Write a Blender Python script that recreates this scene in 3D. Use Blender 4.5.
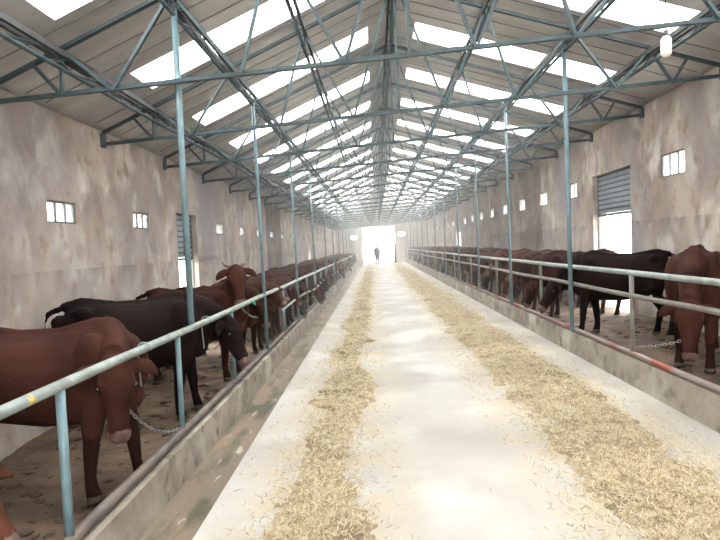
import bpy, bmesh, math, random
import numpy as np
from mathutils import Vector, Matrix, noise
random.seed(7); rng = np.random.default_rng(5)
SC = bpy.context.scene; COL = SC.collection
for o in list(bpy.data.objects): bpy.data.objects.remove(o)

# ------------------------------------------------------------------ camera
F, H, ROLL = 540.0, 1.7, 0.042
ax_y = Vector((15/F, 24.5/F, -1.0))
ax_z = Vector((-math.sin(ROLL), math.cos(ROLL), 0.0)); ax_z.z = ax_z.x*ax_y.x + ax_z.y*ax_y.y
ax_y.normalize(); ax_z.normalize(); ax_x = ax_y.cross(ax_z)
cam = bpy.data.cameras.new('camera'); co = bpy.data.objects.new('camera', cam); COL.objects.link(co)
m3 = Matrix((ax_x, ax_y, ax_z))
co.matrix_world = Matrix.Translation((0, 0, H)) @ m3.to_4x4()
cam.sensor_width = 36; cam.lens = F/720*36; cam.clip_start = .05; cam.clip_end = 400
SC.camera = co

# ------------------------------------------------------------------ light
SKY = 9.0
SC.view_settings.view_transform = 'Standard'; SC.view_settings.look = 'None'
SC.view_settings.gamma = 1; SC.view_settings.use_curve_mapping = False
SC.view_settings.exposure = 0.72
SC.cycles.use_denoising = True
SC.cycles.volume_bounces = 1; SC.cycles.max_bounces = 8; SC.cycles.diffuse_bounces = 6; SC.cycles.transparent_max_bounces = 12
SC.cycles.sample_clamp_indirect = 12
w = bpy.data.worlds.new('sky'); SC.world = w; w.use_nodes = True
bg = w.node_tree.nodes['Background']; bg.inputs[0].default_value = (1, .985, .955, 1); bg.inputs[1].default_value = SKY
sun = bpy.data.lights.new('sun', 'SUN'); so = bpy.data.objects.new('sun', sun); COL.objects.link(so)
sun.energy = 6; sun.angle = math.radians(20); sun.color = (1, .96, .9)
so.rotation_euler = (math.radians(-14), math.radians(8), 0)

# ------------------------------------------------------------------ material helpers
def mat(name, color, rough=.7, metal=0.0, c2=None, scale=4.0, detail=6, lo=.35, hi=.65, bump=0.0, bscale=30, stretch=(1,1,1), spec=None, objcol=False, layer=None, bdist=.02):
    m = bpy.data.materials.new(name); m.use_nodes = True; nt = m.node_tree; N = nt.nodes; L = nt.links
    b = N['Principled BSDF']; b.inputs['Roughness'].default_value = rough; b.inputs['Metallic'].default_value = metal
    if spec is not None: b.inputs['Specular IOR Level'].default_value = spec
    tc = N.new('ShaderNodeTexCoord'); mp = N.new('ShaderNodeMapping'); mp.inputs['Scale'].default_value = stretch
    L.new(tc.outputs['Object'], mp.inputs[0])
    base = None
    if objcol:
        oi = N.new('ShaderNodeObjectInfo'); base = oi.outputs['Color']
    else:
        rg = N.new('ShaderNodeRGB'); rg.outputs[0].default_value = (*color, 1); base = rg.outputs[0]
    def mixin(base, col, sc, lo, hi, det, mult=False):
        n = N.new('ShaderNodeTexNoise'); n.inputs['Scale'].default_value = sc; n.inputs['Detail'].default_value = det
        L.new(mp.outputs[0], n.inputs[0])
        r = N.new('ShaderNodeMapRange'); r.inputs[1].default_value = lo; r.inputs[2].default_value = hi
        L.new(n.outputs[0], r.inputs[0])
        x = N.new('ShaderNodeMix'); x.data_type = 'RGBA'
        if mult: x.blend_type = 'MULTIPLY'
        L.new(r.outputs[0], x.inputs[0]); L.new(base, x.inputs[6]); x.inputs[7].default_value = (*col, 1)
        return x.outputs[2]
    if c2: base = mixin(base, c2, scale, lo, hi, detail, objcol)
    for l in (layer or []): base = mixin(base, *l)
    L.new(base, b.inputs['Base Color'])
    if bump:
        n = N.new('ShaderNodeTexNoise'); n.inputs['Scale'].default_value = bscale; n.inputs['Detail'].default_value = 8
        L.new(mp.outputs[0], n.inputs[0])
        bp = N.new('ShaderNodeBump'); bp.inputs['Strength'].default_value = bump; bp.inputs['Distance'].default_value = bdist
        L.new(n.outputs[0], bp.inputs['Height']); L.new(bp.outputs[0], b.inputs['Normal'])
    return m
M = {}
M['wall'] = mat('plaster', (.42,.355,.31), .95, c2=(.24,.195,.175), scale=1.3, detail=12, lo=.42, hi=.62, bump=.5, bscale=14, stretch=(1,1,.7),
    layer=[((.52,.48,.44), 2.2, .52, .64, 12), ((.17,.14,.135), .8, .54, .74, 9), ((.38,.29,.22), 5, .5, .68, 9), ((.20,.17,.155), 5, .58, .78, 9), ((.24,.22,.24), .45, .5, .7, 7)])
def drip_line(m, zl, amt):
    nt = m.node_tree; N = nt.nodes; L = nt.links; b = N['Principled BSDF']; src = b.inputs['Base Color'].links[0].from_socket
    tc = N.new('ShaderNodeTexCoord'); sx = N.new('ShaderNodeSeparateXYZ'); L.new(tc.outputs['Object'], sx.inputs[0])
    mp = N.new('ShaderNodeMapping'); mp.inputs['Scale'].default_value = (1, 3, .7); L.new(tc.outputs['Object'], mp.inputs[0])
    n = N.new('ShaderNodeTexNoise'); n.inputs['Scale'].default_value = 1.6; n.inputs['Detail'].default_value = 9; L.new(mp.outputs[0], n.inputs[0])
    for lo, hi, col in ((zl-.5, zl, (.19,.165,.15)), (zl-.02, zl-.9, (.47,.43,.385))):
        r = N.new('ShaderNodeMapRange'); r.inputs[1].default_value = lo; r.inputs[2].default_value = hi; L.new(sx.outputs[2], r.inputs[0])
        c = N.new('ShaderNodeMath'); c.operation = 'LESS_THAN'; L.new(sx.outputs[2], c.inputs[0]); c.inputs[1].default_value = zl
        q = N.new('ShaderNodeMath'); q.operation = 'MULTIPLY'; L.new(r.outputs[0], q.inputs[0]); L.new(c.outputs[0], q.inputs[1])
        g = N.new('ShaderNodeMapRange'); g.inputs[1].default_value = .42; g.inputs[2].default_value = .62; g.inputs[4].default_value = amt; L.new(n.outputs[0], g.inputs[0])
        p = N.new('ShaderNodeMath'); p.operation = 'MULTIPLY'; L.new(q.outputs[0], p.inputs[0]); L.new(g.outputs[0], p.inputs[1])
        x = N.new('ShaderNodeMix'); x.data_type = 'RGBA'; L.new(p.outputs[0], x.inputs[0]); L.new(src, x.inputs[6]); x.inputs[7].default_value = (*col, 1); src = x.outputs[2]
    L.new(src, b.inputs['Base Color'])
drip_line(M['wall'], 1.95, .8)
M['wall2'] = mat('plaster', (.42,.355,.31), .95, c2=(.24,.195,.175), scale=1.3, detail=12, lo=.42, hi=.62, bump=.5, bscale=14, stretch=(1,1,.7),
    layer=[((.52,.48,.44), 2.2, .52, .64, 12), ((.17,.14,.135), .8, .54, .74, 9), ((.38,.29,.22), 5, .5, .68, 9), ((.20,.17,.155), 5, .58, .78, 9), ((.24,.22,.24), .45, .5, .7, 7)])
drip_line(M['wall2'], 1.56, .7)
M['gable'] = mat('gable plaster', (.50,.46,.42), .95, c2=(.36,.31,.28), scale=.9, stretch=(3,1,.4), detail=8, bump=.3)
M['roof'] = mat('roof panel', (.62,.61,.60), .36, .35, c2=(.48,.47,.46), scale=1.1, stretch=(.5,3,1), bump=.25, bscale=3, layer=[((.2,.18,.15), 11, .66, .74, 3)])
M['seam'] = mat('panel seam', (.20,.20,.21), .6)
M['steel'] = mat('blue green painted steel', (.048,.080,.092), .5, .1, c2=(.032,.05,.058), scale=6, bump=.1)
M['purlin'] = mat('dusty purlin steel', (.045,.048,.05), .65, .1, c2=(.035,.034,.03), scale=5)
M['post'] = mat('pale blue painted post', (.155,.25,.285), .45, .1, c2=(.11,.165,.185), scale=7, bump=.1)
M['rail'] = mat('worn pale green rail', (.29,.34,.325), .42, .2, c2=(.19,.21,.2), scale=7, bump=.15, layer=[((.62,.42,.08), 8, .68, .72, 3)])
M['rust'] = mat('rusty pipe', (.26,.22,.20), .55, .3, c2=(.15,.11,.09), scale=5, bump=.2)
M['curbpipe'] = mat('dark worn pipe', (.085,.075,.068), .55, .3, c2=(.15,.12,.10), scale=4, bump=.2)
M['greypipe'] = mat('weathered grey pipe', (.20,.205,.19), .5, .2, c2=(.14,.12,.10), scale=4, bump=.2)
M['redpipe'] = mat('rusty red pipe', (.21,.17,.155), .55, .3, c2=(.24,.075,.055), scale=1.1, lo=.52, hi=.6, bump=.2)
M['floor'] = mat('pale concrete', (.35,.335,.31), .85, c2=(.30,.28,.25), scale=1.2, detail=8, bump=.25, bscale=20, layer=[((.38,.34,.27), 14, .68, .76, 5), ((.40,.385,.355), .8, .5, .62, 5)])
def straw_dust(m, bands):
    nt = m.node_tree; N = nt.nodes; L = nt.links; b = N['Principled BSDF']; src = b.inputs['Base Color'].links[0].from_socket
    tc = N.new('ShaderNodeTexCoord'); sx = N.new('ShaderNodeSeparateXYZ'); L.new(tc.outputs['Object'], sx.inputs[0])
    n = N.new('ShaderNodeTexNoise'); n.inputs['Scale'].default_value = 2.2; n.inputs['Detail'].default_value = 10; L.new(tc.outputs['Object'], n.inputs[0])
    for c, h in bands:
        d = N.new('ShaderNodeMath'); d.operation = 'SUBTRACT'; L.new(sx.outputs[0], d.inputs[0]); d.inputs[1].default_value = c
        a = N.new('ShaderNodeMath'); a.operation = 'ABSOLUTE'; L.new(d.outputs[0], a.inputs[0])
        r = N.new('ShaderNodeMapRange'); r.inputs[1].default_value = h; r.inputs[2].default_value = h*.45; L.new(a.outputs[0], r.inputs[0])
        q = N.new('ShaderNodeMath'); q.operation = 'MULTIPLY'; L.new(r.outputs[0], q.inputs[0])
        g = N.new('ShaderNodeMapRange'); g.inputs[1].default_value = .40; g.inputs[2].default_value = .56; L.new(n.outputs[0], g.inputs[0]); L.new(g.outputs[0], q.inputs[1])
        x = N.new('ShaderNodeMix'); x.data_type = 'RGBA'; L.new(q.outputs[0], x.inputs[0]); L.new(src, x.inputs[6]); x.inputs[7].default_value = (.345,.30,.225,1); src = x.outputs[2]
    L.new(src, b.inputs['Base Color'])
straw_dust(M['floor'], [(-.42, .75), (1.85, 1.05)])
M['edge'] = mat('pale concrete edge', (.5,.47,.4), .85, c2=(.58,.54,.46), scale=2.5, detail=8, bump=.3, bscale=20, layer=[((.36,.31,.24), 12, .66, .74, 5)])
M['curb'] = mat('rough curb concrete', (.31,.27,.22), .9, c2=(.19,.16,.13), scale=3, detail=9, bump=.6, bscale=12, layer=[((.11,.09,.07), 5, .56, .70, 7), ((.40,.37,.31), 1.3, .56, .66, 8)])
M['gutter'] = mat('wet gutter', (.15,.125,.09), .6, c2=(.20,.14,.095), scale=1.6, detail=8, bump=.4, bscale=14, stretch=(2.5,.7,1), layer=[((.07,.065,.035), 2.2, .5, .62, 6), ((.36,.33,.27), 3.1, .64, .70, 6)])
M['dirt'] = mat('trampled dung soil', (.115,.072,.042), .85, c2=(.05,.031,.02), scale=2.6, detail=10, bump=1.0, bscale=9, bdist=.05, layer=[((.165,.115,.075), 1.1, .5, .66, 8)])
M['outside'] = mat('pale yard ground', (.62,.60,.55), .95, c2=(.5,.47,.4), scale=.3)
M['coat'] = mat('cattle coat', (1,1,1), .85, c2=(.40,.38,.38), scale=2.4, detail=4, lo=.42, hi=.66, bump=.35, bscale=46, objcol=True, spec=.12)
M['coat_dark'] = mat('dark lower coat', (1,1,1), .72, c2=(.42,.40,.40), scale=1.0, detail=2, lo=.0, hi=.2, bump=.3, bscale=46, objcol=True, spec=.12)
M['muzzle'] = mat('muzzle skin', (.13,.075,.058), .45, c2=(.06,.032,.025), scale=20)
M['hoof'] = mat('hoof', (.055,.045,.035), .6)
M['eye'] = mat('eye', (.012,.01,.01), .12)
M['horn'] = mat('horn', (.36,.30,.23), .4, c2=(.1,.08,.06), scale=8)
M['tag'] = mat('green tag', (.03,.55,.28), .4)
M['chain'] = mat('galvanised chain', (.28,.28,.28), .4, .7)
M['white'] = mat('white lamp', (.85,.85,.83), .3)
M['shut'] = mat('grey shutter slats', (.26,.30,.35), .45, .3, c2=(.2,.23,.26), scale=3)
M['frame'] = mat('window frame', (.10,.11,.11), .6)
M['straw'] = mat('chopped straw bed', (.36,.295,.19), .95, c2=(.21,.16,.10), scale=5, detail=10, bump=1.0, bscale=45, bdist=.03, layer=[((.50,.43,.30), 18, .5, .7, 6), ((.15,.11,.065), 2.2, .50, .66, 8)])
M['str1'] = mat('straw stalk pale', (.54,.455,.315), .7)
M['str2'] = mat('straw stalk tan', (.44,.345,.21), .7)
M['str3'] = mat('straw stalk green', (.31,.265,.15), .7)
M['str4'] = mat('straw stalk brown', (.20,.14,.08), .8)
M['cloth'] = mat('dark blue work clothes', (.03,.05,.075), .85)
M['cloth2'] = mat('dark trousers', (.035,.04,.05), .85)
M['skin'] = mat('skin', (.38,.22,.15), .6)
M['hair'] = mat('black hair', (.01,.01,.01), .6)
def sheet(name, tr, col):
    m = bpy.data.materials.new(name); m.use_nodes = True; nt = m.node_tree; N = nt.nodes; L = nt.links
    N.remove(N['Principled BSDF']); o = N['Material Output']
    t = N.new('ShaderNodeBsdfTransparent'); t.inputs[0].default_value = (*col, 1)
    d = N.new('ShaderNodeBsdfTranslucent'); d.inputs[0].default_value = (.9,.9,.9,1)
    x = N.new('ShaderNodeMixShader'); x.inputs[0].default_value = 1-tr
    L.new(t.outputs[0], x.inputs[1]); L.new(d.outputs[0], x.inputs[2]); L.new(x.outputs[0], o.inputs[0])
    return m
M['skylight'] = sheet('translucent fibreglass', .75, (.9,.92,.93))
M['pane'] = sheet('dusty window glass', .9, (.9,.93,.95))

# ------------------------------------------------------------------ mesh helpers
def link(name, me, parent=None):
    o = bpy.data.objects.new(name, me); COL.objects.link(o)
    if parent: o.parent = parent
    return o
def tag(o, label=None, cat=None, group=None, kind=None):
    if label: o['label'] = label
    if cat: o['category'] = cat
    if group: o['group'] = group
    if kind: o['kind'] = kind
    return o
def empty(name, loc=(0,0,0), rz=0):
    o = link(name, None); o.location = loc; o.rotation_euler.z = rz; return o
def mesh(name, bm, mats, smooth=False):
    me = bpy.data.meshes.new(name); bmesh.ops.recalc_face_normals(bm, faces=bm.faces); bm.to_mesh(me); bm.free()
    for m in (mats if isinstance(mats, (list, tuple)) else [mats]): me.materials.append(M[m])
    if smooth:
        for p in me.polygons: p.use_smooth = True
    return me
def box(bm, x0, x1, y0, y1, z0, z1, mi=0):
    v = [bm.verts.new((x, y, z)) for x in (x0, x1) for y in (y0, y1) for z in (z0, z1)]
    for f in ((0,1,3,2),(4,6,7,5),(0,4,5,1),(2,3,7,6),(0,2,6,4),(1,5,7,3)):
        bm.faces.new([v[i] for i in f]).material_index = mi
def prism(bm, poly, y0, y1):
    a = [bm.verts.new((x, y0, z)) for x, z in poly]; b = [bm.verts.new((x, y1, z)) for x, z in poly]
    bm.faces.new(a); bm.faces.new(b[::-1]); n = len(poly)
    for i in range(n): bm.faces.new((a[i], b[i], b[(i+1) % n], a[(i+1) % n]))
def sweep(bm, pts, rs, n=10, up=(0,0,1), pw=1.0, mi=0):
    """closed tube through pts; rs = radius or (side, up) per point"""
    pts = [Vector(p) for p in pts]; rings = []
    for i, p in enumerate(pts):
        d = (pts[min(i+1, len(pts)-1)] - pts[max(i-1, 0)]).normalized()
        u = Vector(up)
        if abs(d.dot(u.normalized())) > .97: u = Vector((1, 0, 0)) if abs(d.x) < .9 else Vector((0, 1, 0))
        s = d.cross(u).normalized(); t = s.cross(d).normalized()
        r = rs[i] if isinstance(rs, (list, tuple)) else rs
        a, b = (r if isinstance(r, (list, tuple)) else (r, r))
        rings.append([bm.verts.new(p + s*(a*math.cos(2*math.pi*k/n)) + t*(b*math.sin(2*math.pi*k/n))) for k in range(n)])
    for r0, r1 in zip(rings, rings[1:]):
        for k in range(n): bm.faces.new((r0[k], r0[(k+1) % n], r1[(k+1) % n], r1[k])).material_index = mi
    bm.faces.new(rings[0][::-1]).material_index = mi; bm.faces.new(rings[-1]).material_index = mi
def tube(name, pts, r, m, parent=None, n=8, smooth=True):
    bm = bmesh.new(); sweep(bm, pts, r, n); return link(name, mesh(name, bm, m, smooth), parent)
def bar(bm, a, b, wx, wz):
    """rectangular bar from a to b"""
    a, b = Vector(a), Vector(b); d = (b-a).normalized(); u = Vector((0,1,0)) if abs(d.y) < .9 else Vector((0,0,1))
    s = d.cross(u).normalized(); vs = []
    for p in (a, b):
        vs.append([bm.verts.new(p + s*i*wz/2 + u*j*wx/2) for i, j in ((-1,-1),(1,-1),(1,1),(-1,1))])
    for k in range(4): bm.faces.new((vs[0][k], vs[0][(k+1)%4], vs[1][(k+1)%4], vs[1][k]))
    bm.faces.new(vs[0][::-1]); bm.faces.new(vs[1])
def angle(bm, a, b, w, t=.008):
    """L-section steel: two thin legs"""
    a, b = Vector(a), Vector(b); d = (b-a).normalized(); u = Vector((0,1,0)); s = d.cross(u).normalized()
    bar(bm, a, b, w, t); off = u*(w/2) + s*(w/2)
    bar(bm, a+off, b+off, t, w)
ORD = 'first second third fourth fifth sixth seventh eighth ninth tenth eleventh twelfth thirteenth fourteenth fifteenth sixteenth seventeenth eighteenth nineteenth twentieth'.split()
TENS = {2:'twenty', 3:'thirty', 4:'forty', 5:'fifty'}
def nth(i):
    if i <= 20: return ORD[i-1]
    t, u = divmod(i, 10)
    return TENS[t]+'-'+ORD[u-1] if u else {3:'thirtieth',4:'fortieth',5:'fiftieth'}[t]

# ------------------------------------------------------------------ layout numbers
XWL, XWR = -3.80, 4.85            # wall faces
YB, YF = -3.0, 53.0               # near and far gable
ZEL, ZER = 3.42, 3.92             # top of wall under roof
RX, RZ = .38, 5.26                # ridge line of the rafters
BAY = 2.24; TY = [5.36 + BAY*i for i in range(21)]
def rafter(x): return RZ-(RX-x)*(RZ-ZEL)/(RX-XWL) if x < RX else RZ-(x-RX)*(RZ-ZER)/(XWR-RX)
def chord(x): return 3.27+(x-XWL)*.0605
RO = .13

# ------------------------------------------------------------------ structure: walls
def wall(name, x0, x1, zt, z0, ops, m='wall'):
    bm = bmesh.new(); ys = sorted({YB, YF, *[o[0] for o in ops], *[o[1] for o in ops]})
    for a, b in zip(ys, ys[1:]):
        op = [o for o in ops if o[0] <= a+1e-6 and b <= o[1]+1e-6]
        if op:
            if op[0][2] > z0: box(bm, x0, x1, a, b, z0, op[0][2])
            box(bm, x0, x1, a, b, op[0][3], zt)
        else: box(bm, x0, x1, a, b, z0, zt)
    o = link(name, mesh(name, bm, m)); tag(o, kind='structure'); return o
winL = [(6.53+BAY*k) for k in range(-2, 20) if k not in (2, 11)]
winR = [(8.94+BAY*k) for k in range(-2, 19) if k not in (1, 10)]
doorL = [10.91, 10.91+9*BAY]; doorR = [11.26, 11.26+9*BAY]
opL = [(y-.31, y+.31, 2.13, 2.40) for y in winL] + [(y-.58, y+.58, -.4, 2.50) for y in doorL]
opR = [(y-.36, y+.36, 2.63, 3.01) for y in winR] + [(y-.88, y+.88, -.4, 3.01) for y in doorR]
wall('wall_left', XWL-.28, XWL, ZEL+.06, -.6, opL, 'wall2')
wall('wall_right', XWR, XWR+.28, ZER+.06, -.6, opR)
def gable(name, y0, y1, dx0, dx1, dz, holes):
    bm = bmesh.new()
    def seg(xa, xb, za=-.6, zt=None):
        xs = sorted({xa, xb} | ({RX} if xa < RX < xb else set()))
        for a, b in zip(xs, xs[1:]):
            prism(bm, [(a, za), (b, za), (b, zt if zt else rafter(b)+RO), (a, zt if zt else rafter(a)+RO)], y0, y1)
    seg(dx0, dx1, dz)
    for side, (xa, xb) in enumerate(((XWL-.28, dx0), (dx1, XWR+.28))):
        hs = [h for h in holes if xa < h[0] < xb]
        cur = xa
        for h in hs:
            seg(cur, h[0]); seg(h[0], h[1], -.6, h[2]); seg(h[0], h[1], h[3]); cur = h[1]
        seg(cur, xb)
    o = link(name, mesh(name, bm, 'gable')); tag(o, kind='structure')
gable('wall_back', YF, YF+.28, -1.2, 1.95, 3.5, [(-2.35,-1.75,2.38,2.72), (2.3,2.95,2.55,2.9)])
gable('wall_front', YB-.28, YB, -1.2, 2.8, 3.3, [])
for i, (xa, xb, za, zb) in enumerate([(-2.35,-1.75,2.38,2.72), (2.3,2.95,2.55,2.9)]):
    bm = bmesh.new(); box(bm, xa, xb, YF+.1, YF+.11, za, zb)
    o = link('window_%d' % (i+50), mesh('pane', bm, 'pane')); tag(o, kind='structure')
# windows in long walls
wn = 0
def window(xa, y, z0, z1, hw, sgn, nb):
    global wn; wn += 1
    r = empty('window_%d' % wn, (xa+sgn*.04, y, z0)); tag(r, kind='structure')
    h = z1-z0; bm = bmesh.new(); t = .022
    box(bm, -.02, .02, -hw, hw, 0, t); box(bm, -.02, .02, -hw, hw, h-t, h)
    box(bm, -.02, .02, -hw, -hw+t, 0, h); box(bm, -.02, .02, hw-t, hw, 0, h)
    for k in range(1, nb): y_ = -hw+2*hw*k/nb; box(bm, -.015, .015, y_-.009, y_+.009, 0, h)
    link('window_frame', mesh('window_frame', bm, 'frame'), r)
    bm = bmesh.new(); box(bm, -.003, .003, -hw+t, hw-t, t, h-t); link('window_pane', mesh('window_pane', bm, 'pane'), r)
for y in winL: window(XWL, y, 2.13, 2.40, .31, -1, 3)
for y in winR: window(XWR, y, 2.63, 3.01, .36, 1, 3)
# roller shutters, half open
def shutter(x, y, hw, ztop, zbot, sgn, label):
    r = empty('roller_shutter', (x, y, zbot)); tag(r, label, 'shutter')
    bm = bmesh.new(); h = ztop-zbot; n = int(h/.10)
    bk = bmesh.new(); box(bk, -.008, .008, -hw+.03, hw-.03, 0, h); link('backing_sheet', mesh('backing_sheet', bk, 'frame'), r)
    for k in range(n):
        z = h*k/n; box(bm, -.026, .026, -hw+.03, hw-.03, z+.004, z+h/n-.034)
    link('slat_curtain', mesh('slat_curtain', bm, 'shut'), r)
    bm = bmesh.new(); box(bm, -.025, .025, -hw+.03, hw-.03, -.06, -.005); link('bottom_bar', mesh('bottom_bar', bm, 'frame'), r)
    for s in (-1, 1):
        bm = bmesh.new(); box(bm, -.03, .03, s*hw-.03*(s>0), s*hw+.03*(s<0), -zbot-.35, h)
        link('guide_rail', mesh('guide_rail', bm, 'frame'), r)
shutter(XWL-.14, doorL[0], .58, 2.50, 1.62, -1, 'half raised grey roller shutter in the left wall doorway nearest the camera')
shutter(XWR+.14, doorR[0], .88, 3.01, 2.18, 1, 'half raised blue-grey roller shutter in the right wall doorway behind the near cattle')
shutter(XWL-.14, doorL[1], .58, 2.50, 1.75, -1, 'half raised roller shutter in the far doorway of the left wall')
shutter(XWR+.14, doorR[1], .88, 3.01, 2.35, 1, 'half raised roller shutter in the far doorway of the right wall')

# ------------------------------------------------------------------ roof with skylight openings
LBX = [-3.02, -1.90, -.88]; RBX = [1.64, 2.80, 3.85]
bays = [TY[0]-BAY*k for k in (4, 3, 2, 1)] + TY
sky_L, sky_R = (-2.92, .02), (.80, 4.05)
FR = (.58, .88)
def zr(x): return rafter(x)+RO
bm = bmesh.new(); T = .05
def slab(bm, xa, xb, ya, yb):
    q = [(xa, zr(xa)), (xb, zr(xb)), (xb, zr(xb)+T), (xa, zr(xa)+T)]; prism(bm, q, ya, yb)
ycur = YB-.4; sky = []
for y in bays:
    a, b = y+BAY*FR[0], y+BAY*FR[1]
    if b > YF-.2: continue
    slab(bm, XWL-.5, RX, ycur, a); slab(bm, RX, XWR+.5, ycur, a)
    slab(bm, XWL-.5, sky_L[0], a, b); slab(bm, sky_L[1], RX, a, b); slab(bm, RX, sky_R[0], a, b); slab(bm, sky_R[1], XWR+.5, a, b)
    ycur = b; sky.append((a, b))
slab(bm, XWL-.5, RX, ycur, YF+.5); slab(bm, RX, XWR+.5, ycur, YF+.5)
o = link('ceiling', mesh('ceiling', bm, 'roof')); tag(o, kind='structure')
bm = bmesh.new()      # panel seams along the slope
y = YB
while y < YF:
    for xa, xb in ((XWL, RX), (RX, XWR)):
        if not any(a-.02 < y < b+.02 for a, b in sky):
            prism(bm, [(xa, zr(xa)-.008), (xb, zr(xb)-.008), (xb, zr(xb)+.002), (xa, zr(xa)+.002)], y, y+.014)
    y += BAY/6
o = link('trim_1', mesh('roof_seams', bm, 'seam')); tag(o, kind='structure')
for side, (xa, xb) in (('left', sky_L), ('right', sky_R)):
    n = 0
    for a, b in sky:
        if a < 3.0: 
            pass
        n += 1
        bm = bmesh.new(); prism(bm, [(xa-.05, zr(xa-.05)+T+.004), (xb+.05, zr(xb+.05)+T+.004), (xb+.05, zr(xb+.05)+T+.01), (xa-.05, zr(xa-.05)+T+.01)], a-.04, b+.04)
        o = link('skylight', mesh('skylight', bm, 'skylight'))
        tag(o, 'bright translucent skylight strip in the %s roof slope, %s strip from the near gable' % (side, nth(n)), 'skylight', 'skylight strips of the %s slope' % side)

# ------------------------------------------------------------------ ground
def grid_ground(name, x0, x1, y0, y1, zf, nx, ny, m, kind='structure', bottom=None):
    bm = bmesh.new(); V = []
    for j in range(ny+1):
        # denser rows near the camera
        t = j/ny; y = y0+(y1-y0)*t**1.8
        V.append([bm.verts.new((x0+(x1-x0)*i/nx, y, zf(x0+(x1-x0)*i/nx, y))) for i in range(nx+1)])
    for j in range(ny):
        for i in range(nx): bm.faces.new((V[j][i], V[j][i+1], V[j+1][i+1], V[j+1][i]))
    o = link(name, mesh(name, bm, m, True)); tag(o, kind=kind); return o
bm = bmesh.new()
prism(bm, [(-1.156, 0), (2.86, 0), (2.86, -.6), (-1.156, -.6)], YB, YF+.28)
o = link('floor', mesh('floor', bm, 'floor')); tag(o, kind='structure')
bm = bmesh.new(); prism(bm, [(-1.30, -.33), (-1.156, -.05), (-1.156, -.6), (-1.80, -.6), (-1.80, -.33)], YB, YF)
o = link('trim_2', mesh('gutter', bm, 'gutter')); tag(o, 'sunken wet feed gutter between aisle edge and left curb', kind='structure')
bm = bmesh.new(); prism(bm, [(-1.76, -.45), (-1.80, -.03), (-1.97, -.03), (-1.99, -.6), (-1.76, -.6)], YB, YF)
o = link('trim_3', mesh('curb_left', bm, 'curb')); tag(o, 'weathered concrete curb of the left pen', kind='structure')
bm = bmesh.new(); prism(bm, [(2.82, -.1), (2.86, .30), (3.02, .30), (3.04, -.6), (2.82, -.6)], YB, YF)
o = link('trim_4', mesh('curb_right', bm, 'curb')); tag(o, 'weathered concrete curb of the right pen', kind='structure')
def lump(x, y, s, a): return a*noise.fractal(Vector((x*s, y*s, s)), .6, 2.1, 5)
zgl = lambda x, y: -.27+lump(x, y, 1.6, .035)+lump(x, y, 6, .012)
zgr = lambda x, y: .12+lump(x, y, 1.5, .035)+lump(x, y, 6, .015)+.10*max(0, (x-3.9))
o = grid_ground('floor_left_pen', XWL-.02, -1.95, YB, YF, zgl, 36, 420, 'dirt')
o = grid_ground('floor_right_pen', 3.0, XWR+.02, YB, YF, zgr, 36, 420, 'dirt')
bm = bmesh.new(); box(bm, -60, 60, -40, YB-.0, -.7, -.4); box(bm, -60, XWL-.28, YB, 120, -.7, -.4); box(bm, XWR+.28, 60, YB, 120, -.7, -.4); box(bm, XWL-.28, XWR+.28, YF, 120, -.7, -.02)
o = link('ground_outside', mesh('ground', bm, 'outside')); tag(o, kind='structure')

# light glow haze volume added to imitate lens bloom in the far part
hm = bpy.data.materials.new('glow haze'); hm.use_nodes = True; nt = hm.node_tree; nt.nodes.remove(nt.nodes['Principled BSDF'])
vs_ = nt.nodes.new('ShaderNodeVolumeScatter'); vs_.inputs['Density'].default_value = .009; vs_.inputs['Anisotropy'].default_value = .5; vs_.inputs['Color'].default_value = (1,.99,.97,1)
nt.links.new(vs_.outputs[0], nt.nodes['Material Output'].inputs['Volume']); M['haze'] = hm
bm = bmesh.new(); box(bm, XWL, XWR, 9.0, YF, -.3, 5.45); o = link('glow_haze', mesh('glow_haze', bm, 'haze')); tag(o, 'faint bright glow haze added for bloom in the far part of the barn', 'haze', kind='stuff')

# dung clods scattered over the pen soil
def clods(x0, x1, zf, n, label):
    bm = bmesh.new()
    for k in range(n):
        y = 2.2*(40/2.2)**random.random(); x = random.uniform(x0, x1); r = random.uniform(.012, .045)*(1.6 if random.random() < .12 else 1)
        t = bmesh.ops.create_icosphere(bm, subdivisions=1 if y > 9 else 2, radius=r)
        zz = zf(x, y)
        for v in t['verts']:
            q = 1+.35*noise.noise(v.co*28+Vector((k, 0, 0))); v.co = Vector((v.co.x*q*1.3+x, v.co.y*q*1.3+y, v.co.z*q*.5+zz+r*.05))
    o = link('dung_clods', mesh('dung_clods', bm, 'clod', True)); tag(o, label, 'dung', kind='stuff')
M['clod'] = mat('dark dung', (.040,.026,.017), .95, c2=(.075,.05,.03), scale=14, bump=.4)
clods(-3.7, -2.02, zgl, 550, 'dark dung clods scattered over the soil of the left pen')
clods(3.10, 4.7, zgr, 550, 'dark dung clods scattered over the soil of the right pen')

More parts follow.
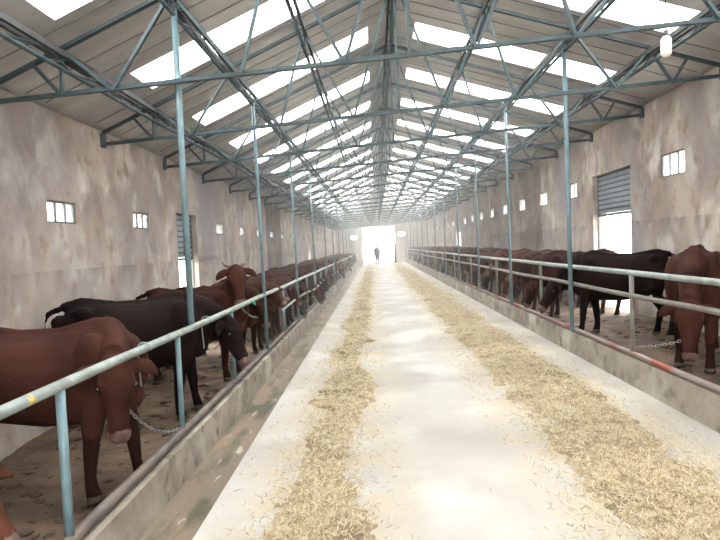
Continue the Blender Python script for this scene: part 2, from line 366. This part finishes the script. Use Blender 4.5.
# ------------------------------------------------------------------ trusses
CH = .055
webs = [(-3.05,-3.32),(-3.05,-3.02),(-2.53,-3.02),(-2.53,-1.90),(-1.25,-1.90),(-1.25,-.88),(-.22,-.88),(-.22,.34),(.41,.40),(1.06,.44),(1.06,1.64),(2.02,1.64),(2.02,2.80),(3.40,2.80),(3.40,3.85),(4.15,3.85),(4.15,4.35)]
def line_mesh(name, a, b, w, m='steel', fn=angle):
    bm = bmesh.new(); fn(bm, a, b, w); return mesh(name, bm, m)
me_tl = line_mesh('top_chord', (XWL+.02, 0, rafter(XWL+.02)), (RX, 0, rafter(RX)), CH)
me_tr = line_mesh('top_chord', (RX, 0, rafter(RX)), (XWR-.02, 0, rafter(XWR-.02)), CH)
me_b = line_mesh('bottom_chord', (XWL+.02, 0, chord(XWL)), (XWR-.02, 0, chord(XWR)), .05)
me_w = [line_mesh('web', (a, 0, chord(a)), (b, 0, rafter(b)), .042, fn=lambda bm, p, q, w: bar(bm, p, q, w, w*.7)) for a, b in webs]
bm = bmesh.new(); box(bm, XWL+.0, XWL+.05, -.04, .04, chord(XWL)-.03, rafter(XWL)+.02); me_e1 = mesh('end_post', bm, 'steel')
bm = bmesh.new(); box(bm, XWR-.05, XWR, -.04, .04, chord(XWR)-.03, rafter(XWR)+.02); me_e2 = mesh('end_post', bm, 'steel')
for i, y in enumerate(TY):
    t = empty('roof_truss', (0, y, 0))
    tag(t, 'blue-green steel roof truss spanning both walls, %s truss from the camera' % nth(i+1), 'truss', 'steel roof trusses')
    for n, me in (('top_chord', me_tl), ('top_chord', me_tr), ('bottom_chord', me_b), ('end_post', me_e1), ('end_post', me_e2)):
        link(n, me, t)
    for me in me_w: link('web', me, t)
# purlin beams: laced pair of pipes under the rafters
bm = bmesh.new()
names = [(LBX[0], 'lowest laced purlin beam on the left slope, nearest the left wall', 1), (LBX[1], 'middle laced purlin beam on the left slope, carrying the hanging posts', 1), (LBX[2], 'highest laced purlin beam on the left slope beside the ridge', 1),
         (RX, 'ridge beam of paired steel angles along the roof peak', 0), (RBX[0], 'highest laced purlin beam on the right slope beside the ridge', -1), (RBX[1], 'middle laced purlin beam on the right slope, carrying the hanging posts', -1), (RBX[2], 'lowest laced purlin beam on the right slope, nearest the right wall', -1)]
bm.free()
for x, lab, s in names:
    z = rafter(x)-.06; r = empty('purlin_beam', (x, YB, z)); tag(r, lab, 'beam', 'longitudinal roof beams')
    L_ = YF-YB; dx = .045
    for k in (-1, 1):
        bm = bmesh.new(); box(bm, k*dx-.018, k*dx+.018, 0, L_, -.03, .03); link('upper_chord', mesh('upper_chord', bm, 'purlin'), r)
    tube('lower_chord', [(0, 0, -.13), (0, L_, -.13)], .022, 'steel', r, 6)
    bm = bmesh.new(); n = int(L_/1.12)
    for k in range(n):
        y0 = k*L_/n; y1 = y0+L_/n/2; y2 = y0+L_/n
        for sx in (-1, 1):
            bar(bm, (sx*dx, y0, -.02), (0, y1, -.13), .012, .012); bar(bm, (0, y1, -.13), (sx*dx, y2, -.02), .012, .012)
    link('lacing', mesh('lacing', bm, 'steel'), r)
# small roof rails lying on the rafters up to the sheets
# ------------------------------------------------------------------ hanging posts
postL = [5.42, 8.88, 12.65, 16.5]+[20.4+3.85*k for k in range(9)]
postR = [7.9+3.47*k for k in range(13)]
for side, ys, x, zb, xb in (('left', postL, -1.90, .98, LBX[1]), ('right', postR, 2.86, 1.30, RBX[1])):
    for i, y in enumerate(ys):
        zt = rafter(xb)-.09; z0 = 0.02 if (side == 'left' and i > 0) else (.34 if side == 'right' else zb)
        r = empty('hanging_post', (x, y, z0)); tag(r, 'slim pale blue steel post from roof beam to %s fence, %s from the camera' % (side, nth(i+1)), 'post', 'slim posts of the %s fence' % side)
        off = .045 if side == 'left' and i > 0 else (-.045 if side == 'right' else 0)
        tube('post_tube', [(off, 0, 0), (xb-x, 0, zt-z0)], .027 if i else .031, 'post', r, 10)
        bm = bmesh.new(); box(bm, xb-x-.06, xb-x+.06, -.04, .04, zt-z0-.01, zt-z0+.0); link('top_plate', mesh('top_plate', bm, 'post'), r)
# ------------------------------------------------------------------ fences
fl = empty('pen_fence', (-1.885, YB, 0)); tag(fl, 'pale green pipe fence along the left pen with short posts', 'fence')
n = 60
def rough_line(x, z, amp, ys, sd): return [(x+amp*noise.noise(Vector((y*.45, sd, 0))), y, z+amp*noise.noise(Vector((y*.4, sd, 9)))) for y in ys]
tube('top_rail', [(x+1.885, y-YB, z) for x, y, z in rough_line(-1.885, .95, .012, np.linspace(YB, YF-2, n), 1)], .034, 'rail', fl, 12)
tube('lower_rail', [(x+1.885, y-YB, z) for x, y, z in rough_line(-1.885, .50, .10, np.linspace(13.2, YF-2, 70), 2)], .026, 'rail', fl, 8)
tube('lower_rail', [(.0, 10.6-YB, .50), (.0, 12.3-YB, .53)], .024, 'rail', fl, 8)
tube('curb_pipe', [(0, 0, .02), (0, YF-2-YB, .02)], .042, 'curbpipe', fl, 10)
for y in [1.1, 3.09, 4.98, 6.88]+[8.9+1.88*k for k in range(1, 22)]:
    tube('fence_post', [(0, y-YB, 0), (0, y-YB, .93)], .026 if y > 4 else .028, 'post', fl, 8)
fr = empty('pen_fence', (2.9, YB, .3)); tag(fr, 'grey-green two rail pipe fence on the curb of the right pen', 'fence')
tube('top_rail', [(x-2.9, y-YB, z-.3) for x, y, z in rough_line(2.9, 1.265, .01, np.linspace(YB, YF-2, n), 3)], .032, 'rail', fr, 12)
tube('middle_rail', [(x-2.9, y-YB, z-.3) for x, y, z in rough_line(2.9, 1.01, .02, np.linspace(YB, YF-2, n), 4)], .028, 'greypipe', fr, 10)
tube('curb_pipe', [(0, 0, .04), (0, YF-2-YB, .04)], .033, 'redpipe', fr, 10)
for y in [1.0, 2.75, 4.45, 6.22]+[9.6+3.47*k for k in range(12)]:
    tube('fence_post', [(0, y-YB, 0), (0, y-YB, .96)], .027, 'greypipe', fr, 8)

# ------------------------------------------------------------------ straw
def strip(name, xa, xb, label, hmax, seed, nb):
    def edge(y, s): return .22*noise.noise(Vector((y*.55, s, seed)))+.10*noise.noise(Vector((y*2.1, s, seed)))+.07*noise.noise(Vector((y*8, s, seed)))
    def hz(x, y):
        a, b = xa+edge(y, 1), xb+edge(y, 5); t = (x-a)/(b-a)
        if t <= 0 or t >= 1: return -.02
        e = min(1, 3.0*min(t, 1-t))
        c = .5+.5*noise.noise(Vector((x*1.6, y*1.0, seed+3)))+.5*noise.noise(Vector((x*3.5, y*3.0, seed)))
        return hmax*(e**.7)*max(.05, c)*(.75+.7*noise.noise(Vector((x*11, y*11, seed))))-.014
    bm = bmesh.new(); nx, ny = 46, 560; V = []
    y0, y1 = 1.5, YF-1
    for j in range(ny+1):
        y = y0+(y1-y0)*(j/ny)**2.1
        V.append([bm.verts.new((xa-.3+(xb-xa+.6)*i/nx, y, hz(xa-.3+(xb-xa+.6)*i/nx, y))) for i in range(nx+1)])
    for j in range(ny):
        for i in range(nx):
            q = (V[j][i], V[j][i+1], V[j+1][i+1], V[j+1][i])
            if max(v.co.z for v in q) > -.005: bm.faces.new(q)
    bmesh.ops.delete(bm, geom=[v for v in bm.verts if not v.link_faces], context='VERTS')
    # loose stalks: thin folded blades
    root = link(name, mesh(name, bm, 'straw', True)); tag(root, label, 'straw', kind='stuff')
    vs, fs, mi = [], [], []
    for k in range(nb):
        u = random.random(); y = 1.7*((YF-8)/1.7)**(u*.93) if u > .05 else 1.7+random.random()*2
        x = random.gauss((xa+xb)/2, (xb-xa)*.27) if random.random() < .93 else random.uniform(xa-.3, xb+.3)
        z = max(hz(x, y), 0)+.002
        if z < .01 and random.random() < .45: continue
        sc = (1+y*.04); l = random.uniform(.012, .042)*sc; wd = random.uniform(.001, .0024)*sc
        a = random.uniform(0, math.pi); p = random.gauss(0, .35)
        d = Vector((math.cos(a)*math.cos(p), math.sin(a)*math.cos(p), abs(math.sin(p)))); s = Vector((-math.sin(a), math.cos(a), 0))*wd
        c = Vector((x, y, z)); b = len(vs); t = Vector((0, 0, wd))
        for q in (c-d*0-s, c-d*0+s, c+d*l+s, c+d*l-s, c+t, c+d*l+t): vs.append(q)
        fs += [(b, b+4, b+5, b+3), (b+4, b+1, b+2, b+5)]
        j = random.choices((0, 1, 2, 3), (4.5, 4, 3, 2.6))[0]; mi += [j, j]
    me = bpy.data.meshes.new('straw_stalks'); me.from_pydata(vs, [], fs)
    for q in ('str1', 'str2', 'str3', 'str4'): me.materials.append(M[q])
    me.polygons.foreach_set('material_index', mi)
    o = link('loose_stalks', me, root); o['kind'] = 'stuff'
    return hz
strip('straw_bed', -.80, -.10, 'narrow trail of chopped straw along the left side of the aisle', .07, 11, 34000)
strip('straw_bed', 1.30, 2.40, 'wide heaped strip of chopped straw along the right side of the aisle', .10, 23, 85000)

# ------------------------------------------------------------------ cattle
def remesh(bm, vox, sm=4, name='m'):
    me = bpy.data.meshes.new(name); bm.to_mesh(me); bm.free()
    o = bpy.data.objects.new('tmp', me); COL.objects.link(o)
    r = o.modifiers.new('r', 'REMESH'); r.mode = 'VOXEL'; r.voxel_size = vox; r.use_smooth_shade = True
    s = o.modifiers.new('s', 'SMOOTH'); s.iterations = sm; s.factor = .5
    dg = bpy.context.evaluated_depsgraph_get(); dg.update()
    out = bpy.data.meshes.new_from_object(o.evaluated_get(dg)); out.name = name
    bpy.data.objects.remove(o)
    for p in out.polygons: p.use_smooth = True
    return out
def ell(bm, c, r, n=12):
    t = bmesh.ops.create_uvsphere(bm, u_segments=n, v_segments=n//2+2, radius=1)
    for v in t['verts']: v.co = Vector((v.co.x*r[0], v.co.y*r[1], v.co.z*r[2]))+Vector(c)
def cow_mesh(name, P, d, th=(0,0,1), st=0.0, swing=0.0, vox=.02, tail=0.0, hs=1.0):
    """P poll position, d head direction, th forehead hint, st leg stagger"""
    P = Vector(P); d = Vector(d).normalized(); s = d.cross(Vector(th)).normalized(); t = s.cross(d).normalized()
    bm = bmesh.new()
    sweep(bm, [(-.77,0,1.08),(-.74,0,1.04),(-.64,0,1.02),(-.50,0,1.0),(-.28,0,.93),(0,0,.90),(.25,0,.91),(.42,0,.95),(.56,0,.98),(.66,0,.98),(.73,0,.98)],
          [(.08,.09),(.17,.19),(.225,.265),(.255,.30),(.285,.345),(.30,.355),(.285,.365),(.245,.36),(.19,.31),(.13,.22),(.07,.12)], 20)
    sweep(bm, [(-.70,0,1.26),(-.52,0,1.29),(-.2,0,1.245),(.1,0,1.245),(.38,0,1.30),(.55,0,1.25)], [.04,.06,.045,.045,.06,.05], 8)   # spine, hips and withers
    for q in (-1, 1): ell(bm, (-.50, q*.17, 1.19), (.10,.07,.07)); ell(bm, (-.73, q*.09, 1.12), (.06,.05,.06)); ell(bm, (.42, q*.17, 1.0), (.16,.11,.26))
    # neck
    B = Vector((.46, 0, 1.08)); A = P-d*.02-t*.03
    mid = (B+A)/2+Vector((.04, 0, .02)); L1 = (B+mid)/2; L2 = (mid+A)/2
    sweep(bm, [B, L1, mid, L2, A], [(.17,.29),(.145,.24),(.115,.19),(.10,.155),(.09,.12)], 16)
    # dewlap and brisket
    dn = Vector((0,0,-1)); C = P+d*.12-t*.10
    sweep(bm, [(.55,0,.72), (B+mid)/2+dn*.25, mid+dn*.16, (mid+C)/2+dn*.06, C], [(.09,.13),(.05,.10),(.04,.07),(.035,.05),(.03,.04)], 10)
    ell(bm, (.56, 0, .76), (.14,.13,.15))
    # head
    secs = [tuple(hs*v for v in q) for q in [(-.05,.06,.06,0),(.0,.10,.095,0),(.07,.115,.115,-.005),(.15,.118,.12,-.015),(.23,.095,.108,-.02),(.32,.073,.088,-.022),(.40,.066,.075,-.024),(.455,.074,.072,-.024),(.50,.066,.058,-.022),(.525,.04,.035,-.02)]]
    sweep(bm, [P+d*a+t*o_ for a, _, _, o_ in secs], [(b, c) for _, b, c, _ in secs], 16, up=t)
    for q in (-1, 1):
        ell(bm, P+d*.14+s*q*.098+t*.045, (.035,.035,.035), 10)          # brow
        e = P+s*q*.09+t*.005+d*.02                                               # ear
        sweep(bm, [e, e+s*q*.055-t*.005+d*.01, e+s*q*.11-t*.02+d*.035, e+s*q*.155-t*.03+d*.07, e+s*q*.19-t*.03+d*.105], [(.03,.03),(.05,.032),(.062,.024),(.048,.02),(.015,.014)], 10, up=t)
    # legs
    for q in (-1, 1):
        a = st*q
        sweep(bm, [(.42,q*.16,.92),(.43+a*.35,q*.165,.68),(.44+a*.7,q*.155,.46),(.44+a*.8,q*.15,.38),(.44+a*.95,q*.15,.18),(.455+a,q*.15,.10),(.475+a,q*.15,.0)],
              [(.12,.15),(.088,.10),(.058,.062),(.054,.058),(.038,.042),(.048,.05),(.058,.066)], 12)
        b = -st*q*.9
        sweep(bm, [(-.52,q*.14,1.02),(-.44+b*.2,q*.17,.74),(-.56+b*.6,q*.15,.55),(-.66+b,q*.14,.42),(-.645+b,q*.14,.36),(-.61+b,q*.14,.16),(-.60+b,q*.14,.10),(-.575+b,q*.14,.0)],
              [(.15,.22),(.12,.165),(.07,.085),(.045,.062),(.045,.055),(.038,.042),(.048,.05),(.058,.066)], 12)
    # tail
    sweep(bm, [(-.72,0,1.24),(-.82,0+swing*.3,1.20),(-.87-tail*.08,swing,1.0),(-.86-tail*.12,swing*1.3,.72),(-.84-tail*.1,swing*1.4,.48),(-.84-tail*.1,swing*1.4,.36)], [.035,.03,.024,.022,.034,.012], 8)
    me = remesh(bm, vox, 3, name)
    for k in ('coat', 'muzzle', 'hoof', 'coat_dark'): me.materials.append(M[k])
    for p in me.polygons:
        c = p.center
        h = (c-P).dot(d)/hs
        if c.z < .055: p.material_index = 2
        elif h > .44 and (c-P-d*h).length < .12: p.material_index = 1
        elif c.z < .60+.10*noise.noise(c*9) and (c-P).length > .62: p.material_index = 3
    kids = []
    for q in (-1, 1): kids.append(('eye', P+(d*.155+s*q*.113+t*.025)*hs, .021, 'eye'))
    for q in (-1, 1): kids.append(('nostril', P+(d*.505+s*q*.034+t*.004)*hs, .014, 'hoof'))
    return me, kids, (P, d, s, t)
def kidmesh(kids, fr):
    out = []
    for n, c, r, m in kids:
        bm = bmesh.new(); ell(bm, c, (r, r, r), 10); out.append((n, mesh(n, bm, m, True)))
    return out
def horn_meshes(fr, L=.13):
    P, d, s, t = fr; out = []
    for q in (-1, 1):
        b = P-d*.02+s*q*.07+t*.06
        bm = bmesh.new(); sweep(bm, [b, b+s*q*L*.5-d*.01+t*.01, b+s*q*L*.85-d*.05+t*.03, b+s*q*L-d*.11+t*.05], [.022,.019,.013,.004], 8)
        out.append(('horn', mesh('horn', bm, 'horn', True)))
    return out
def tag_mesh(fr, q):
    P, d, s, t = fr; c = P+s*q*.15-t*.005+d*.09; bm = bmesh.new()
    vs = []
    sweep(bm, [c+t*.022, c+t*.03], [(.028,.034),(.028,.034)], 8, up=d); return ('ear_tag', mesh('ear_tag', bm, 'tag'))
V = {}
def variant(key, horns=False, tagq=0, hl=.13, **kw):
    me, kids, fr_ = cow_mesh('cow', **kw); ch = kidmesh(kids, fr_)
    if horns: ch += horn_meshes(fr_, hl)
    if tagq: ch.append(tag_mesh(fr_, tagq))
    V[key] = (me, ch)
RED, MID, DARK, ORG, BRN = (.046,.0165,.0115), (.031,.0115,.0085), (.0115,.0055,.0048), (.085,.031,.017), (.037,.0155,.0105)
def place(key, x, y, z, yaw, label, col, sc=1.0, group=None, kids=True):
    me, ch = V[key]; o = link('cow', me); o.location = (x, y, z); o.rotation_euler.z = yaw; o.scale = (sc, sc, sc)
    o.color = (*col, 1); tag(o, label, 'cow', group)
    if kids:
        for n, m_ in ch: c = link(n, m_, o); c.color = (*col, 1)
    return o
D = math.radians
# crowd poses: local forward +X ; camera side is -Y for left row, +Y for right row
variant('low', P=(.80,.0,1.08), d=(.45,0,-.9), th=(.9,0,.4), st=.05, vox=.024)
variant('lowL', P=(.82,-.12,1.0), d=(.35,-.35,-.85), th=(.7,-.3,.5), st=-.06, vox=.024)
variant('lowR', P=(.82,.12,1.0), d=(.35,.35,-.85), th=(.7,.3,.5), st=-.06, vox=.024)
variant('down', P=(.84,.03,.72), d=(.4,.1,-.9), th=(.9,0,.4), st=.10, vox=.024)
variant('levL', P=(.78,-.10,1.28), d=(.5,-.45,-.65), th=(.4,-.3,.8), st=.04, vox=.024)
variant('levR', P=(.78,.10,1.28), d=(.5,.45,-.65), th=(.4,.3,.8), st=.04, vox=.024)
# near cattle
variant('near_left', P=(.62,-.30,1.06), d=(.05,-.10,-1), th=(.45,-.9,.10), st=.12, vox=.016, hs=1.08)
variant('edge', tagq=1, P=(.86,.05,.92), d=(.62,-.1,-.75), th=(.6,-.2,.7), st=.07, vox=.02)
variant('near_left_b', P=(.88,.02,.98), d=(.40,-.25,-.9), th=(.7,-.4,.5), st=.10, vox=.018, hs=1.05)
variant('horned', P=(.62,-.22,1.56), d=(.16,-.42,-.88), th=(.25,-.85,.35), st=.05, vox=.016, horns=True, hl=.12, hs=1.08)
variant('near_right', P=(.96,.0,.76), d=(.10,.0,-1), th=(1,0,.05), st=.09, vox=.016, hs=1.08)
variant('near_right_b', P=(.92,.05,.84), d=(.50,.25,-.82), th=(.7,.4,.5), st=.10, vox=.018, tail=1.2, swing=.05, hs=1.05)
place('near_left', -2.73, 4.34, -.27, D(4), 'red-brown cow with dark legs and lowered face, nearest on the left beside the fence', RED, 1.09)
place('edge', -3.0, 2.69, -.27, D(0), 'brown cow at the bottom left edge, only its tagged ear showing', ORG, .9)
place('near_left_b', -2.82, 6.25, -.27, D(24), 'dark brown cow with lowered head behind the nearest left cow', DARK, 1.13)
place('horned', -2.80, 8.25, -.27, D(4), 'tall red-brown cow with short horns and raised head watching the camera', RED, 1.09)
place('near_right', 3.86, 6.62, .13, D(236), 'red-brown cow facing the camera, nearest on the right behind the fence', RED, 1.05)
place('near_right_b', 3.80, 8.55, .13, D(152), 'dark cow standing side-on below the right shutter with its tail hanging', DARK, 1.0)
variant('tagged', tagq=1, P=(.82,-.10,1.10), d=(.35,-.35,-.85), th=(.7,-.35,.5), st=-.05, vox=.022)
ks_L = ['low', 'lowL', 'levL', 'low', 'down', 'lowL', 'low', 'levL']; ks_R = ['low', 'lowR', 'down', 'levR', 'low', 'lowR', 'down', 'low']
cols = [RED, MID, BRN, RED, DARK, MID, ORG, RED, RED, BRN, MID]
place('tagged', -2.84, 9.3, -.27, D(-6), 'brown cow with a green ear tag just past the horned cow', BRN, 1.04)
y = 10.3; i = 0
cn = {RED: 'red-brown', MID: 'deep brown', DARK: 'blackish brown', ORG: 'light russet', BRN: 'dull brown'}
def pose(k): return {'low': 'head lowered', 'lowL': 'head turned aside', 'levL': 'head held up', 'down': 'head down feeding', 'lowR': 'head turned aside', 'levR': 'head held level'}[k]
while y < YF-3:
    i += 1; k = random.choice(ks_L); c = random.choice(cols)
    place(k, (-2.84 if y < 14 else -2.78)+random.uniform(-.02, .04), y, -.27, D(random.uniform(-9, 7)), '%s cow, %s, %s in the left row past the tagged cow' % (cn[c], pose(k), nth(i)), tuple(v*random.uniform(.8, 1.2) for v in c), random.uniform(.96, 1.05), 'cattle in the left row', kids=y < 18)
    y += random.uniform(.92, 1.12)
y = 10.6; i = 0
while y < YF-3:
    i += 1; k = random.choice(ks_R); c = random.choice(cols)
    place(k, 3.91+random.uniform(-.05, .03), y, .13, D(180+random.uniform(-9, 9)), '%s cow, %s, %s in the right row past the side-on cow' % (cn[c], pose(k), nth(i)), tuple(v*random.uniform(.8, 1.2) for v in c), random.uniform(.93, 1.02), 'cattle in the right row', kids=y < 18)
    y += random.uniform(.95, 1.2)

# ------------------------------------------------------------------ chains and hooks
def chain(pa, pb, sag, label, link_r=.016):
    pa, pb = Vector(pa), Vector(pb); n = max(4, int((pb-pa).length*1.1/(link_r*2.6))); bm = bmesh.new()
    pts = [pa.lerp(pb, k/n)-Vector((0, 0, sag*4*(k/n)*(1-k/n))) for k in range(n+1)]
    for k in range(n):
        a, b = pts[k], pts[k+1]; d = (b-a).normalized(); u = Vector((0,0,1)) if k % 2 else Vector((1,0,0))
        s = d.cross(u).normalized(); c = (a+b)/2; R = []
        for j in range(10):
            an = 2*math.pi*j/10; cen = c+d*math.cos(an)*link_r*1.75+s*math.sin(an)*link_r*.9
            ou = (d*math.cos(an)+s*math.sin(an)).normalized(); nn = d.cross(s)
            R.append([bm.verts.new(cen+(ou*math.cos(q*math.pi/2.5)+nn*math.sin(q*math.pi/2.5))*link_r*.26) for q in range(5)])
        for j in range(10):
            for q in range(5): bm.faces.new((R[j][q], R[j][(q+1)%5], R[(j+1)%10][(q+1)%5], R[(j+1)%10][q]))
    o = link('chain', mesh('chain', bm, 'chain', True)); tag(o, label, 'chain'); return o
chain((-2.02, 4.20, .48), (-1.90, 4.95, .07), .10, 'steel chain drooping from the curb pipe to the nearest left cow')
chain((-2.05, 7.86, .93), (-1.97, 8.80, .60), .06, 'steel chain hanging below the horned cow')
chain((3.35, 5.75, .62), (2.96, 6.22, .42), .04, 'chain tied to the near right fence post beside the facing cow')
def hook(y, label):
    pts = [(.0+.055*math.cos(a), 0, .05*math.sin(a)+.0) for a in np.linspace(-.3, math.pi+.2, 10)]
    pts += [(-.05, .0, -.12), (-.04, 0, -.3)]
    o = tube('wire_hook', pts, .007, 'rail', None, 6); o.location = (-1.885, y, .95); tag(o, label, 'hook'); return o
hook(4.25, 'bent wire hook over the left rail at the nearest cow')
hook(5.85, 'bent wire hook over the left rail beside the dark cow')

# ------------------------------------------------------------------ lamps
def bulb(x, y, ztop, z, label):
    r = empty('hanging_lamp', (x, y, z)); tag(r, label, 'lamp')
    tube('cord', [(0,0,.10),(0,0,ztop-z)], .005, 'hair', r, 6)
    tube('socket', [(0,0,.04),(0,0,.11)], .022, 'frame', r, 10)
    bm = bmesh.new(); sweep(bm, [(0,0,.05),(0,0,.02),(0,0,-.12),(0,0,-.15)], [.03,.052,.052,.03], 14); link('lamp_globe', mesh('lamp_globe', bm, 'white', True), r)
bulb(3.0, 5.6, rafter(3.0), 3.62, 'white lamp hanging from the roof at upper right')
bulb(3.2, 38, rafter(3.2), 3.7, 'small white lamp hanging far down the right side')
bulb(-2.3, 38, rafter(-2.3), 3.7, 'small white lamp hanging far down the left side')

# ------------------------------------------------------------------ person at the far doorway
bm = bmesh.new()
sweep(bm, [(0,0,.78),(0,0,1.0),(0,0,1.15),(0,0,1.32),(0,0,1.42),(0,0,1.47)], [(.19,.13),(.19,.13),(.18,.125),(.20,.125),(.17,.10),(.07,.07)], 16, up=(0,1,0))
sweep(bm, [(0,0,1.44),(0,0,1.54)], [.055,.05], 10, up=(0,1,0))
sweep(bm, [(0,-.02,1.50),(0,-.015,1.54),(0,-.005,1.60),(0,0,1.67),(0,0,1.72),(0,0,1.745)], [(.04,.05),(.06,.075),(.075,.092),(.077,.095),(.06,.07),(.02,.03)], 14, up=(0,1,0))
for q in (-1, 1):
    a = q*.07
    sweep(bm, [(q*.08,0,.95),(q*.078,a*.3,.72),(q*.075,a,.48),(q*.075,a*1.3,.28),(q*.085,a*1.7,.07)], [.11,.10,.088,.08,.065], 12, up=(0,1,0))
    sweep(bm, [(q*.085,a*1.7+.06,.035),(q*.085,a*1.7-.17,.03)], [(.045,.04),(.04,.025)], 10)
    sweep(bm, [(q*.17,0,1.38),(q*.21,.01,1.24),(q*.235,.0,1.08),(q*.24,-.04,.92),(q*.24,-.06,.84)], [.055,.05,.042,.034,.025], 10, up=(0,1,0))
    sweep(bm, [(q*.24,-.06,.85),(q*.235,-.07,.78)], [(.022,.036),(.018,.04)], 8)
    for j in range(4): sweep(bm, [(q*.237,-.04-.018*j,.79),(q*.23,-.045-.018*j,.73),(q*.222,-.04-.018*j,.69+.006*abs(j-1.5))], [.009,.0085,.007], 6)
    sweep(bm, [(q*.235,-.09,.82),(q*.222,-.115,.78),(q*.215,-.115,.75)], [.011,.01,.008], 6)
me = remesh(bm, .011, 1, 'person')
for k in ('cloth', 'cloth2', 'skin'): me.materials.append(M[k])
for p in me.polygons:
    z = p.center.z
    p.material_index = 2 if z > 1.47 or (z < .84 and abs(p.center.x) > .2) else (1 if z < .95 and abs(p.center.x) < .19 else 0)
pe = link('person', me); pe.location = (.15, 48.5, 0); pe.scale = (1.2, 1.1, 1.03); pe.rotation_euler.z = math.pi-.2; tag(pe, 'person in dark blue clothes walking in the bright far doorway', 'person')
bm = bmesh.new(); sweep(bm, [(0,.035,1.50),(0,.03,1.56),(0,.02,1.62),(0,.02,1.68),(0,.01,1.735),(0,0,1.765)], [(.06,.06),(.08,.07),(.09,.088),(.09,.1),(.07,.078),(.02,.02)], 14, up=(0,1,0)); link('hair', mesh('hair', bm, 'hair', True), pe)

M['cloth3'] = mat('pale blue work clothes', (.16,.26,.36), .85)
m2 = me.copy(); m2.materials[0] = M['cloth3']; p2 = link('person', m2); p2.location = (1.85, 50.0, 0); p2.scale = (1.2, 1.1, .98); p2.rotation_euler.z = 1.2
tag(p2, 'person in pale blue clothes beside the far end of the right fence', 'person')
h2 = link('hair', bpy.data.meshes['hair'], p2)
